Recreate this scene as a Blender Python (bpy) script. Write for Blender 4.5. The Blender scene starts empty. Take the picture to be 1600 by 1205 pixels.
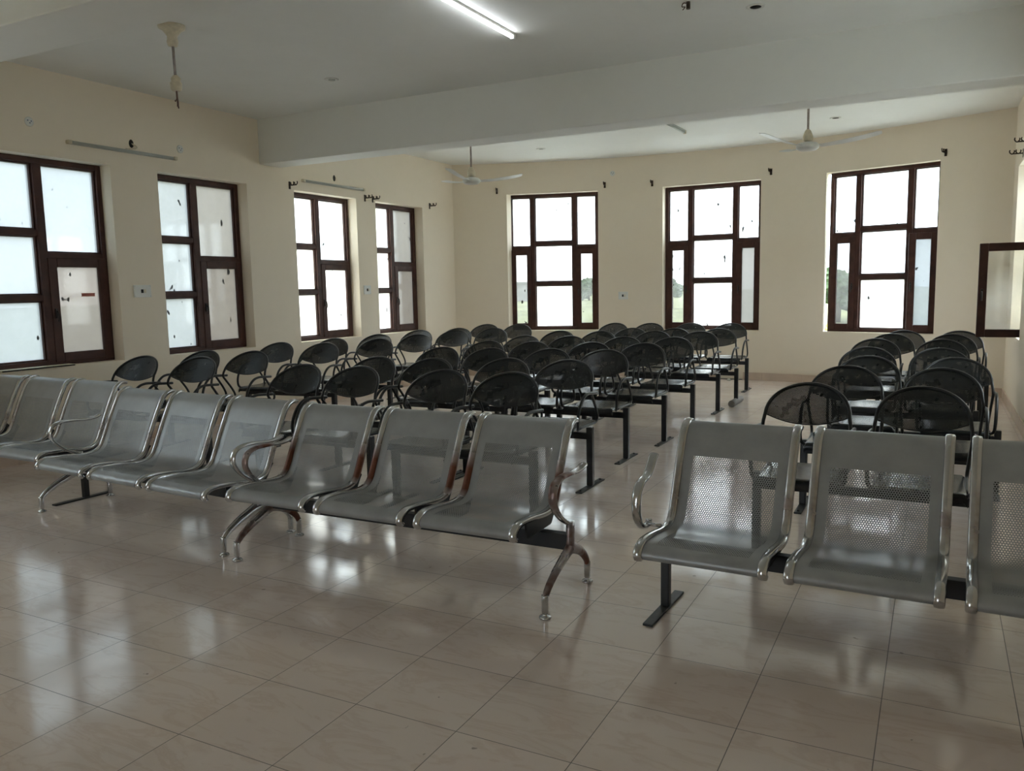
import bpy, bmesh, math, random
from mathutils import Vector, Matrix
R = math.radians
random.seed(7)
S = bpy.context.scene
COL = S.collection

# ------------------------------------------------------------------ helpers
def link(o, parent=None):
    COL.objects.link(o)
    if parent is not None:
        o.parent = parent
    return o

def tag(o, label=None, cat=None, group=None, kind=None):
    if label: o['label'] = label
    if cat: o['category'] = cat
    if group: o['group'] = group
    if kind: o['kind'] = kind
    return o

def empty(name, loc=(0, 0, 0), rz=0.0, parent=None):
    o = bpy.data.objects.new(name, None)
    o.empty_display_size = 0.1
    o.location = loc
    o.rotation_euler = (0, 0, rz)
    return link(o, parent)

def copy_tree(o, parent=None):
    c = o.copy()
    link(c, parent)
    for ch in list(o.children):
        copy_tree(ch, c)
    return c

class MB:
    """collects shapes, then links them as one mesh object"""
    def __init__(self):
        self.v = []; self.f = []; self.uv = {}; self.sm = []

    def add(self, verts, faces, uvs=None, smooth=False):
        b = len(self.v)
        self.v += [tuple(p) for p in verts]
        for k, f in enumerate(faces):
            if uvs is not None:
                self.uv[len(self.f)] = [uvs[i] for i in f]
            self.f.append(tuple(i + b for i in f))
            self.sm.append(smooth)
        return self

    def box(self, x0, x1, y0, y1, z0, z1, bevel=0.0, M=None):
        if x0 > x1: x0, x1 = x1, x0
        if y0 > y1: y0, y1 = y1, y0
        if z0 > z1: z0, z1 = z1, z0
        bm = bmesh.new()
        bmesh.ops.create_cube(bm, size=1.0)
        for v in bm.verts:
            v.co = Vector(((x0 + x1) / 2 + v.co.x * (x1 - x0), (y0 + y1) / 2 + v.co.y * (y1 - y0), (z0 + z1) / 2 + v.co.z * (z1 - z0)))
        if bevel > 0:
            bevel = min(bevel, 0.45 * min(x1 - x0, y1 - y0, z1 - z0))
            bmesh.ops.bevel(bm, geom=list(bm.edges), offset=bevel, segments=2, profile=0.6, affect='EDGES')
        return self.bm(bm, M)

    def bm(self, bm, M=None, smooth=False):
        bm.verts.index_update()
        vs = [(M @ v.co) if M is not None else v.co.copy() for v in bm.verts]
        self.add(vs, [[v.index for v in f.verts] for f in bm.faces], smooth=smooth)
        bm.free()
        return self

    def tube(self, pts, r, seg=8, caps=True, ry=None, up=None, square=False):
        """sweep an ellipse (r, ry) or rounded rectangle along pts; r may be a list"""
        P = [Vector(p) for p in pts]
        n = len(P)
        rs = r if isinstance(r, (list, tuple)) else [r] * n
        rys = ry if isinstance(ry, (list, tuple)) else ([ry] * n if ry else rs)
        T = []
        for i in range(n):
            t = (P[min(i + 1, n - 1)] - P[max(i - 1, 0)])
            T.append(t.normalized() if t.length > 1e-9 else Vector((0, 0, 1)))
        if up is None:
            a = Vector((0, 0, 1)) if abs(T[0].z) < 0.9 else Vector((1, 0, 0))
            N = [None] * n
            N[0] = (a - T[0] * a.dot(T[0])).normalized()
            for i in range(1, n):
                q = N[i - 1] - T[i] * N[i - 1].dot(T[i])
                N[i] = q.normalized() if q.length > 1e-6 else N[i - 1]
        else:
            u = Vector(up)
            N = [(u - t * u.dot(t)).normalized() for t in T]
        vs = []
        for i in range(n):
            B = T[i].cross(N[i])
            for k in range(seg):
                a = 2 * math.pi * (k + 0.5) / seg
                c, s = math.cos(a), math.sin(a)
                if square:
                    e = 0.35
                    c = math.copysign(abs(c) ** e, c); s = math.copysign(abs(s) ** e, s)
                vs.append(P[i] + N[i] * (c * rs[i]) + B * (s * rys[i]))
        fs = []
        for i in range(n - 1):
            for k in range(seg):
                a = i * seg + k; b = i * seg + (k + 1) % seg
                fs.append((a, b, b + seg, a + seg))
        self.add(vs, fs, smooth=True)
        if caps:
            b0 = len(self.v) - len(vs)
            self.f.append(tuple(b0 + k for k in reversed(range(seg)))); self.sm.append(False)
            self.f.append(tuple(b0 + (n - 1) * seg + k for k in range(seg))); self.sm.append(False)
        return self

    def lathe(self, prof, c=(0, 0, 0), seg=20, M=None):
        """prof: (radius, z) list, around z at c"""
        vs = []; fs = []
        n = len(prof)
        for (r, z) in prof:
            for k in range(seg):
                a = 2 * math.pi * k / seg
                p = Vector((c[0] + r * math.cos(a), c[1] + r * math.sin(a), c[2] + z))
                vs.append(M @ p if M is not None else p)
        for i in range(n - 1):
            for k in range(seg):
                a = i * seg + k; b = i * seg + (k + 1) % seg
                fs.append((a, b, b + seg, a + seg))
        b0 = len(self.v)
        self.add(vs, fs, smooth=True)
        self.f.append(tuple(b0 + k for k in reversed(range(seg)))); self.sm.append(False)
        self.f.append(tuple(b0 + (n - 1) * seg + k for k in range(seg))); self.sm.append(False)
        return self

    def grid(self, fn, us, vs_, uvfn=None, thick=0.0, nrm=None):
        """surface from fn(u,v)->Vector; optional solid thickness along -normal"""
        nu, nv = len(us), len(vs_)
        P = [[Vector(fn(u, v)) for v in vs_] for u in us]
        UV = [[(uvfn(u, v) if uvfn else (u, v)) for v in vs_] for u in us]
        def nor(i, j):
            a = P[min(i + 1, nu - 1)][j] - P[max(i - 1, 0)][j]
            b = P[i][min(j + 1, nv - 1)] - P[i][max(j - 1, 0)]
            c = a.cross(b)
            return c.normalized() if c.length > 1e-12 else Vector((0, 0, 1))
        top = [P[i][j] for i in range(nu) for j in range(nv)]
        uvs = [UV[i][j] for i in range(nu) for j in range(nv)]
        F = []
        for i in range(nu - 1):
            for j in range(nv - 1):
                a = i * nv + j
                F.append((a, a + nv, a + nv + 1, a + 1))
        if thick <= 0:
            return self.add(top, F, uvs, True)
        bot = [P[i][j] - nor(i, j) * thick for i in range(nu) for j in range(nv)]
        m = len(top)
        self.add(top, F, uvs, True)
        self.add(bot, [tuple(reversed(f)) for f in F], uvs, True)
        E = []
        for i in range(nu - 1):
            E += [(i * nv, (i + 1) * nv), ((i + 1) * nv + nv - 1, i * nv + nv - 1)]
        for j in range(nv - 1):
            E += [(j + 1, j), ((nu - 1) * nv + j, (nu - 1) * nv + j + 1)]
        self.add(top + bot, [(b, a, a + m, b + m) for a, b in E], uvs + uvs, False)
        return self

    def build(self, name, mat, parent=None, loc=None):
        me = bpy.data.meshes.new(name)
        me.from_pydata(self.v, [], self.f)
        if self.uv:
            l = me.uv_layers.new(name='UVMap')
            for p in me.polygons:
                u = self.uv.get(p.index)
                if u:
                    for k, li in enumerate(p.loop_indices):
                        l.data[li].uv = u[k]
        me.polygons.foreach_set('use_smooth', self.sm)
        me.materials.append(mat)
        me.update()
        o = bpy.data.objects.new(name, me)
        if loc is not None: o.location = loc
        return link(o, parent)

def catmull(pts, n=6):
    P = [Vector(p) for p in pts]
    P = [P[0] * 2 - P[1]] + P + [P[-1] * 2 - P[-2]]
    out = []
    for i in range(1, len(P) - 2):
        for k in range(n):
            t = k / n
            a, b, c, d = P[i - 1], P[i], P[i + 1], P[i + 2]
            out.append(0.5 * ((2 * b) + (c - a) * t + (2 * a - 5 * b + 4 * c - d) * t * t + (3 * b - a - 3 * c + d) * t ** 3))
    out.append(P[-2])
    return out

def lin(a, b, n):
    return [a + (b - a) * i / (n - 1) for i in range(n)]

# ------------------------------------------------------------------ materials
def mat(name):
    m = bpy.data.materials.new(name); m.use_nodes = True
    nt = m.node_tree
    return m, nt, nt.nodes['Principled BSDF'], nt.nodes['Material Output']

def N(nt, t, **kw):
    n = nt.nodes.new(t)
    for k, v in kw.items(): setattr(n, k, v)
    return n

def math_(nt, op, a, b=None, c=None):
    n = N(nt, 'ShaderNodeMath', operation=op)
    for i, x in enumerate((a, b, c)):
        if x is None: continue
        if isinstance(x, (int, float)): n.inputs[i].default_value = x
        else: nt.links.new(x, n.inputs[i])
    return n.outputs[0]

def noise(nt, scale, detail=4, rough=0.55, coord='Object', dist=0.0, vec=None):
    if vec is None:
        tc = N(nt, 'ShaderNodeTexCoord'); vec = tc.outputs[coord]
    n = N(nt, 'ShaderNodeTexNoise')
    n.inputs['Scale'].default_value = scale; n.inputs['Detail'].default_value = detail
    n.inputs['Roughness'].default_value = rough; n.inputs['Distortion'].default_value = dist
    nt.links.new(vec, n.inputs['Vector'])
    return n.outputs['Fac']

def ramp(nt, fac, stops):
    r = N(nt, 'ShaderNodeValToRGB')
    e = r.color_ramp.elements
    while len(e) < len(stops): e.new(0.5)
    for k, (p, c) in enumerate(stops):
        e[k].position = p; e[k].color = (c[0], c[1], c[2], 1) if not isinstance(c, (int, float)) else (c, c, c, 1)
    nt.links.new(fac, r.inputs['Fac'])
    return r.outputs['Color']

def mixc(nt, fac, a, b, mode='MIX'):
    m = N(nt, 'ShaderNodeMix', data_type='RGBA', blend_type=mode)
    if isinstance(fac, (int, float)): m.inputs[0].default_value = fac
    else: nt.links.new(fac, m.inputs[0])
    for sock, x in ((m.inputs[6], a), (m.inputs[7], b)):
        if isinstance(x, tuple): sock.default_value = (x[0], x[1], x[2], 1)
        else: nt.links.new(x, sock)
    return m.outputs[2]

def bump(nt, bsdf, h, strength=0.1, dist=0.01):
    b = N(nt, 'ShaderNodeBump'); b.inputs['Strength'].default_value = strength; b.inputs['Distance'].default_value = dist
    nt.links.new(h, b.inputs['Height']); nt.links.new(b.outputs[0], bsdf.inputs['Normal'])

def plain(name, col, rough=0.5, metal=0.0, var=0.12, scale=6.0, bmp=0.0, spec=0.5):
    m, nt, b, o = mat(name)
    f = noise(nt, scale, 5)
    d = tuple(c * (1 - var) for c in col); l = tuple(min(1, c * (1 + var)) for c in col)
    nt.links.new(ramp(nt, f, [(0.3, d), (0.7, l)]), b.inputs['Base Color'])
    b.inputs['Roughness'].default_value = rough; b.inputs['Metallic'].default_value = metal
    b.inputs['Specular IOR Level'].default_value = spec
    if bmp: bump(nt, b, noise(nt, scale * 12, 4), bmp, 0.004)
    return m

def painted(name, col, stain, rough=0.75, amt=0.35):
    m, nt, b, o = mat(name)
    big = noise(nt, 0.55, 5, 0.6); fine = noise(nt, 9, 5, 0.6)
    c1 = mixc(nt, ramp(nt, big, [(0.42, 0.0), (0.75, amt)]), col, stain)
    c2 = mixc(nt, ramp(nt, fine, [(0.35, 0.0), (0.8, 0.10)]), c1, tuple(c * 0.8 for c in col))
    nt.links.new(c2, b.inputs['Base Color'])
    b.inputs['Roughness'].default_value = rough
    bump(nt, b, noise(nt, 60, 5), 0.12, 0.003)
    return m

M = {}
M['wall'] = painted('cream_wall_paint', (0.82, 0.735, 0.605), (0.78, 0.65, 0.48))
M['ceiling'] = painted('white_ceiling_paint', (0.83, 0.835, 0.81), (0.74, 0.74, 0.71), amt=0.5)
M['outer'] = painted('beige_outer_render', (0.72, 0.63, 0.50), (0.58, 0.50, 0.40))

def floor_mat():
    m, nt, b, o = mat('marble_floor_tile')
    T = 0.4572
    geo = N(nt, 'ShaderNodeNewGeometry'); sep = N(nt, 'ShaderNodeSeparateXYZ')
    nt.links.new(geo.outputs['Position'], sep.inputs[0])
    ux = math_(nt, 'DIVIDE', sep.outputs[0], T); uy = math_(nt, 'DIVIDE', sep.outputs[1], T)
    def edge(u):
        f = math_(nt, 'FRACT', u)
        return math_(nt, 'MULTIPLY', math_(nt, 'MINIMUM', f, math_(nt, 'SUBTRACT', 1.0, f)), T)
    d = math_(nt, 'MINIMUM', edge(ux), edge(uy))
    grout = math_(nt, 'LESS_THAN', d, 0.0017)
    # a random value and an offset for each tile
    cx = math_(nt, 'FLOOR', ux); cy = math_(nt, 'FLOOR', uy)
    cmb = N(nt, 'ShaderNodeCombineXYZ'); nt.links.new(cx, cmb.inputs[0]); nt.links.new(cy, cmb.inputs[1])
    wn = N(nt, 'ShaderNodeTexWhiteNoise', noise_dimensions='3D'); nt.links.new(cmb.outputs[0], wn.inputs['Vector'])
    off = N(nt, 'ShaderNodeVectorMath', operation='MULTIPLY_ADD')
    nt.links.new(wn.outputs['Color'], off.inputs[0]); off.inputs[1].default_value = (20, 20, 20)
    nt.links.new(geo.outputs['Position'], off.inputs[2])
    mp = N(nt, 'ShaderNodeMapping'); mp.inputs['Rotation'].default_value = (0, 0, 0.7); mp.inputs['Scale'].default_value = (1, 3.2, 1)
    nt.links.new(off.outputs[0], mp.inputs['Vector'])
    vein = noise(nt, 2.2, 7, 0.62, dist=1.2, vec=mp.outputs[0])
    cloud = noise(nt, 3.0, 4, 0.5, vec=off.outputs[0])
    base = mixc(nt, cloud, (0.77, 0.66, 0.60), (0.82, 0.735, 0.69))
    base = mixc(nt, ramp(nt, vein, [(0.50, 0.0), (0.56, 0.24), (0.60, 0.06), (0.68, 0.0)]), base, (0.53, 0.36, 0.27))
    base = mixc(nt, math_(nt, 'MULTIPLY', wn.outputs['Value'], 0.16), base, (0.50, 0.42, 0.35))
    dirt = noise(nt, 0.9, 6, 0.65, vec=geo.outputs['Position'])
    base = mixc(nt, ramp(nt, dirt, [(0.52, 0.0), (0.8, 0.4)]), base, (0.42, 0.37, 0.32))
    spots = noise(nt, 16, 2, 0.4, vec=geo.outputs['Position'])
    base = mixc(nt, ramp(nt, spots, [(0.765, 0.0), (0.785, 0.6)]), base, (0.17, 0.14, 0.12))
    base = mixc(nt, grout, base, (0.10, 0.085, 0.075))
    nt.links.new(base, b.inputs['Base Color'])
    rn = noise(nt, 2.5, 5, 0.6, vec=geo.outputs['Position'])
    r0 = ramp(nt, rn, [(0.3, 0.07), (0.75, 0.20)])
    rr = math_(nt, 'ADD', math_(nt, 'MULTIPLY', grout, 0.5), r0)
    nt.links.new(rr, b.inputs['Roughness'])
    b.inputs['Specular IOR Level'].default_value = 1.0
    b.inputs['IOR'].default_value = 1.65
    h = math_(nt, 'MULTIPLY', math_(nt, 'SUBTRACT', 1.0, grout), 1.0)
    wob = noise(nt, 2.0, 2, 0.5, vec=geo.outputs['Position'])
    hh = math_(nt, 'ADD', h, math_(nt, 'MULTIPLY', wob, 1.5))
    bump(nt, b, hh, 0.25, 0.0022)
    return m
M['floor'] = floor_mat()

def hole_mask(nt, s, r, region=None):
    """1 inside a staggered grid of round punched holes, from the UV map in metres"""
    tc = N(nt, 'ShaderNodeTexCoord')
    sc = N(nt, 'ShaderNodeVectorMath', operation='DIVIDE'); sc.inputs[1].default_value = (s, s * 1.7320508, 1)
    nt.links.new(tc.outputs['UV'], sc.inputs[0])
    ds = []
    for add in (0.0, 0.5):
        a = N(nt, 'ShaderNodeVectorMath', operation='ADD'); a.inputs[1].default_value = (add, add, 0); nt.links.new(sc.outputs[0], a.inputs[0])
        f = N(nt, 'ShaderNodeVectorMath', operation='FRACTION'); nt.links.new(a.outputs[0], f.inputs[0])
        c = N(nt, 'ShaderNodeVectorMath', operation='SUBTRACT'); c.inputs[1].default_value = (0.5, 0.5, 0); nt.links.new(f.outputs[0], c.inputs[0])
        k = N(nt, 'ShaderNodeVectorMath', operation='MULTIPLY'); k.inputs[1].default_value = (1, 1.7320508, 0); nt.links.new(c.outputs[0], k.inputs[0])
        l = N(nt, 'ShaderNodeVectorMath', operation='LENGTH'); nt.links.new(k.outputs[0], l.inputs[0])
        ds.append(l.outputs['Value'])
    hole = math_(nt, 'LESS_THAN', math_(nt, 'MINIMUM', ds[0], ds[1]), r / s)
    if region:
        sp = N(nt, 'ShaderNodeSeparateXYZ'); nt.links.new(tc.outputs['UV'], sp.inputs[0])
        u0, u1, v0, v1 = region
        for sock, lo, hi in ((sp.outputs[0], u0, u1), (sp.outputs[1], v0, v1)):
            hole = math_(nt, 'MULTIPLY', hole, math_(nt, 'GREATER_THAN', sock, lo))
            hole = math_(nt, 'MULTIPLY', hole, math_(nt, 'LESS_THAN', sock, hi))
    return hole

def perforated(name, col, rough, metal, s, r, region=None, worn=None):
    m, nt, b, o = mat(name)
    f = noise(nt, 5, 6, 0.6)
    nt.links.new(ramp(nt, f, [(0.3, tuple(c * 0.86 for c in col)), (0.7, tuple(c * 1.12 for c in col))]), b.inputs['Base Color'])
    nt.links.new(ramp(nt, noise(nt, 11, 5), [(0.3, rough * 0.95), (0.75, rough * 1.06)]), b.inputs['Roughness'])
    b.inputs['Metallic'].default_value = metal
    hole = hole_mask(nt, s, r, region)
    tr = N(nt, 'ShaderNodeBsdfTransparent'); mx = N(nt, 'ShaderNodeMixShader')
    nt.links.new(hole, mx.inputs[0]); nt.links.new(b.outputs[0], mx.inputs[1]); nt.links.new(tr.outputs[0], mx.inputs[2])
    nt.links.new(mx.outputs[0], o.inputs['Surface'])
    return m

def chrome(name, rust_lo, rust_hi, use_uv=False, rough=0.13):
    m, nt, b, o = mat(name)
    f = noise(nt, 3.2, 4, 0.55)
    fac = ramp(nt, f, [(rust_lo, 0.0), (rust_hi, 1.0)])
    if use_uv:      # side rails: rust sits in the band around the bend, where the water stands
        tc = N(nt, 'ShaderNodeTexCoord'); sp = N(nt, 'ShaderNodeSeparateXYZ'); nt.links.new(tc.outputs['UV'], sp.inputs[0])
        band = ramp(nt, sp.outputs[1], [(0.40, 0.0), (0.50, 1.0), (0.62, 1.0), (0.78, 0.0)])
        fac = math_(nt, 'MULTIPLY', fac, band)
    rust = mixc(nt, noise(nt, 60, 4), (0.085, 0.026, 0.014), (0.17, 0.058, 0.030))
    nt.links.new(mixc(nt, fac, (0.55, 0.56, 0.57), rust), b.inputs['Base Color'])
    nt.links.new(math_(nt, 'SUBTRACT', 1.0, math_(nt, 'MULTIPLY', fac, 0.55)), b.inputs['Metallic'])
    nt.links.new(math_(nt, 'ADD', math_(nt, 'MULTIPLY', fac, 0.22), math_(nt, 'ADD', rough, math_(nt, 'MULTIPLY', noise(nt, 25, 4), 0.1))), b.inputs['Roughness'])
    return m

M['silver'] = perforated('perforated_silver_steel', (0.335, 0.352, 0.362), 0.40, 0.25, 0.0112, 0.0038, (-0.213, 0.213, 0.10, 0.865))
M['rail'] = chrome('rail_chrome', 0.44, 0.66, True)
M['rail_rusty'] = chrome('rusty_rail_chrome', 0.26, 0.46, True)
M['leg_chrome'] = chrome('leg_chrome', 0.62, 0.85)
M['leg_rusty'] = chrome('rusty_leg_chrome', 0.36, 0.55)
M['blackperf'] = perforated('perforated_black_steel', (0.014, 0.016, 0.017), 0.28, 0.1, 0.0085, 0.0020)
M['seatperf'] = perforated('perforated_black_seat', (0.016, 0.018, 0.020), 0.24, 0.0, 0.0105, 0.0016, (-0.21, 0.21, 0.09, 0.46))
M['black'] = plain('black_enamel', (0.012, 0.013, 0.014), 0.33, 0.0, 0.3, 14)
M['blackmatt'] = plain('black_beam_paint', (0.010, 0.011, 0.013), 0.5, 0.0, 0.3, 10)
M['foot'] = plain('dusty_black_steel', (0.035, 0.036, 0.036), 0.5, 0.2, 0.4, 18)
M['rubber'] = plain('grey_foot_pad', (0.20, 0.19, 0.175), 0.45, 0.6, 0.3, 20)
M['brown'] = plain('brown_window_frame', (0.058, 0.023, 0.017), 0.5, 0.0, 0.3, 7, 0.05, 0.3)
M['handle'] = plain('dark_window_catch', (0.03, 0.022, 0.02), 0.4, 0.5)
M['plastic'] = plain('white_plastic', (0.70, 0.70, 0.66), 0.4, 0, 0.06)
M['ivory'] = plain('ivory_plastic', (0.62, 0.55, 0.41), 0.42, 0, 0.12, 30)
M['fan'] = plain('white_fan_enamel', (0.66, 0.66, 0.64), 0.35, 0.1, 0.06)
M['rod'] = plain('fan_rod_steel', (0.36, 0.31, 0.29), 0.4, 0.5, 0.2, 20)
M['dark'] = plain('dark_hole', (0.018, 0.015, 0.012), 0.8)
M['bracket'] = plain('bronze_bracket', (0.045, 0.028, 0.018), 0.4, 0.6, 0.3, 30)
M['skirting'] = plain('skirting_tile', (0.60, 0.47, 0.37), 0.3, 0, 0.14, 2.2)
M['pipe'] = plain('grey_pipe', (0.22, 0.21, 0.20), 0.5, 0.3, 0.2, 20)
M['wire'] = plain('wire', (0.10, 0.05, 0.035), 0.5)
M['reflector'] = plain('batten_grey', (0.40, 0.42, 0.39), 0.45, 0, 0.08)
M['grass'] = plain('field_grass', (0.21, 0.215, 0.10), 0.9, 0, 0.35, 0.12)
M['leaf'] = plain('dark_leaf', (0.045, 0.075, 0.03), 0.8, 0, 0.4, 2.0)
M['leaf2'] = plain('yellow_green_leaf', (0.30, 0.33, 0.07), 0.8, 0, 0.4, 3.0)
M['bark'] = plain('bark', (0.08, 0.06, 0.045), 0.9)
M['farwall'] = plain('far_building', (0.26, 0.25, 0.25), 0.9, 0, 0.15, 0.3)
M['redtape'] = plain('faded_red_tape', (0.45, 0.16, 0.13), 0.7)

def glass_mat(name, frost, tint, spec=0.06, marks=True, tl=(0.93, 0.93, 0.92)):
    """a pane: part clear, part milky, with a thin mirror and small dried paint splashes"""
    m, nt, b, o = mat(name)
    nt.nodes.remove(b)
    tr = N(nt, 'ShaderNodeBsdfTransparent'); tr.inputs[0].default_value = (tint[0], tint[1], tint[2], 1)
    tlc = tl; tl = N(nt, 'ShaderNodeBsdfTranslucent'); tl.inputs[0].default_value = (*tlc, 1)
    gl = N(nt, 'ShaderNodeBsdfGlossy'); gl.inputs['Roughness'].default_value = 0.05
    df = N(nt, 'ShaderNodeBsdfDiffuse'); df.inputs[0].default_value = (0.10, 0.10, 0.105, 1)
    fr = N(nt, 'ShaderNodeMixShader'); nt.links.new(tr.outputs[0], fr.inputs[1]); nt.links.new(tl.outputs[0], fr.inputs[2])
    smear = noise(nt, 1.6, 5, 0.6)
    nt.links.new(ramp(nt, smear, [(0.3, max(0.0, frost - 0.08)), (0.7, min(1.0, frost + 0.08))]), fr.inputs[0])
    g2 = N(nt, 'ShaderNodeMixShader'); g2.inputs[0].default_value = spec
    nt.links.new(fr.outputs[0], g2.inputs[1]); nt.links.new(gl.outputs[0], g2.inputs[2])
    out = g2.outputs[0]
    if marks:
        mp = N(nt, 'ShaderNodeMapping'); tc = N(nt, 'ShaderNodeTexCoord'); nt.links.new(tc.outputs['Object'], mp.inputs[0])
        mp.inputs['Scale'].default_value = (1, 1, 0.55)
        oi = N(nt, 'ShaderNodeObjectInfo'); sh = N(nt, 'ShaderNodeVectorMath', operation='ADD')
        nt.links.new(mp.outputs[0], sh.inputs[0]); nt.links.new(math_(nt, 'MULTIPLY', oi.outputs['Random'], 40.0), sh.inputs[1])
        sp = noise(nt, 14, 1.0, 0.4, vec=sh.outputs[0])
        k = N(nt, 'ShaderNodeMixShader'); nt.links.new(ramp(nt, sp, [(0.745, 0.0), (0.752, 0.9)]), k.inputs[0])
        nt.links.new(out, k.inputs[1]); nt.links.new(df.outputs[0], k.inputs[2]); out = k.outputs[0]
    nt.links.new(out, o.inputs['Surface'])
    return m
M['frost'] = glass_mat('frosted_pane', 0.55, (0.90, 0.95, 0.98))
M['milk'] = glass_mat('milky_pane', 0.82, (0.97, 0.98, 0.98))
M['sfrost'] = glass_mat('side_frosted_pane', 0.60, (0.39, 0.41, 0.42), tl=(0.395, 0.41, 0.42))
M['dusty'] = glass_mat('dusty_clear_pane', 0.06, (0.50, 0.51, 0.50), 0.05)
M['textured'] = glass_mat('textured_pane', 0.66, (0.36, 0.355, 0.35), 0.05, tl=(0.33, 0.325, 0.315))
M['textured_dark'] = glass_mat('textured_casement_pane', 0.66, (0.31, 0.295, 0.28), 0.05, tl=(0.275, 0.262, 0.25))
M['sashglass'] = glass_mat('clear_sash_pane', 0.06, (0.90, 0.90, 0.86), 0.08, False)

def emit(name, col, s):
    m, nt, b, o = mat(name)
    nt.nodes.remove(b)
    e = N(nt, 'ShaderNodeEmission'); e.inputs[0].default_value = (*col, 1); e.inputs[1].default_value = s
    nt.links.new(e.outputs[0], o.inputs['Surface'])
    return m
M['tube'] = emit('lit_tube', (0.92, 0.97, 1.0), 6.0)

# ------------------------------------------------------------------ room numbers (metres)
XL, XR = -5.39, 3.25          # inner faces of the side walls
YB = -7.0                     # wall behind the camera
ZC = 3.80
TH = 0.27
RV = 0.16                     # how deep the frames sit in the openings
def yb(x):                    # the far wall is a shallow bow
    return 11.88 - 0.0568 * (x + 1.18) ** 2 + 0.0002 * (x + 1.18) ** 3
YCL, YCR = yb(XL), yb(XR)
ZBL, ZTL = 0.905, 2.975       # side wall windows
ZBB, ZTB = 0.82, 3.255        # far wall windows

# openings along the side walls (y0, y1)
LW = [(2.61, 3.95), (4.54, 5.88), (6.737, 8.08), (8.554, 9.863), (-0.55, 0.79)]  # last opening is out of view, added to light the near end
RW = [(8.80, 10.14), (4.30, 5.64)]  # second opening is unseen, added for more daylight near the camera
BWX = [(-4.50, -2.93), (-1.81, -0.17), (0.84, 2.385)]   # far wall (x0, x1)
# wall behind the camera: an unseen doorway added to let in light
RD = [(-2.0, -0.8, 0.0, 2.3)]

def wall_path(fn, out, cuts, openings, zc, n):
    """solid wall swept along fn(t) with thickness out(t); openings (t0,t1,z0,z1)"""
    ts = set(lin(cuts[0], cuts[1], n))
    for a, b_, z0, z1 in openings: ts.add(a); ts.add(b_)
    ts = sorted(ts)
    ts = [t for i, t in enumerate(ts) if i == 0 or t - ts[i - 1] > 1e-5]
    m = MB()
    for a, b_ in zip(ts[:-1], ts[1:]):
        mid = (a + b_) / 2
        zs = [(0.0, zc)]
        for o0, o1, z0, z1 in openings:
            if o0 < mid < o1:
                zs = [(0.0, z0), (z1, zc)] if z0 > 0 else [(z1, zc)]
        pa, pb = Vector(fn(a)), Vector(fn(b_)); oa, ob = Vector(out(a)), Vector(out(b_))
        for z0, z1 in zs:
            q = [pa, pb, pb + ob, pa + oa]
            vs = [Vector((p.x, p.y, z0)) for p in q] + [Vector((p.x, p.y, z1)) for p in q]
            m.add(vs, [(3, 2, 1, 0), (4, 5, 6, 7), (0, 1, 5, 4), (1, 2, 6, 5), (2, 3, 7, 6), (3, 0, 4, 7)])
    return m

o = wall_path(lambda t: (XL, t, 0), lambda t: (-TH, 0, 0), (YB - TH, YCL + 0.2), [(a, b, ZBL, ZTL) for a, b in LW], ZC + 0.05, 2).build('wall_left', M['wall'])
tag(o, 'cream painted side wall with four tall brown framed frosted windows', 'wall', kind='structure')
o = wall_path(lambda t: (XR, t, 0), lambda t: (TH, 0, 0), (YB - TH, YCR + 0.2), [(a, b, ZBL, ZTL) for a, b in RW], ZC + 0.05, 2).build('wall_right', M['wall'])
tag(o, 'cream side wall whose window casement stands open into the room', 'wall', kind='structure')
o = wall_path(lambda t: (t, yb(t), 0), lambda t: (0, TH, 0), (XL - TH, XR + TH), [(a, b, ZBB, ZTB) for a, b in BWX], ZC + 0.05, 56).build('wall_back', M['wall'])
tag(o, 'gently bowed cream end wall with three wide brown framed windows', 'wall', kind='structure')
o = wall_path(lambda t: (t, YB, 0), lambda t: (0, -TH, 0), (XL - TH, XR + TH), RD, ZC + 0.05, 2).build('wall_front', M['wall'])
tag(o, 'cream wall behind the viewer with a doorway added for light', 'wall', kind='structure')

m = MB(); m.add([(XL - 0.05, YB - 0.1, 0), (XR + 0.05, YB - 0.1, 0), (XR + 0.05, 12.0, 0), (XL - 0.05, 12.0, 0)], [(0, 1, 2, 3)])
m.add([(XL - 0.05, YB - 0.1, -0.15), (XR + 0.05, YB - 0.1, -0.15), (XR + 0.05, 12.0, -0.15), (XL - 0.05, 12.0, -0.15)], [(3, 2, 1, 0)])
tag(m.build('floor', M['floor']), 'glossy pinkish cream marble tile floor', 'floor', kind='structure')
m = MB().box(XL - TH, XR + TH, YB - TH, 12.3, ZC, ZC + 0.2)
tag(m.build('ceiling', M['ceiling']), 'plain white painted concrete ceiling', 'ceiling', kind='structure')
m = MB().box(XL, XR, 6.12, 6.50, 3.24, ZC + 0.01, 0.012)
tag(m.build('beam', M['ceiling']), 'white ceiling beam crossing the hall between the fans and the lit tube', 'beam', kind='structure')
m = MB().box(XL, XR, 1.24, 1.70, 3.24, ZC + 0.01, 0.012)
tag(m.build('beam', M['ceiling']), 'ceiling beam close overhead, in front of the bladeless fan stem', 'beam', kind='structure')

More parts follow.
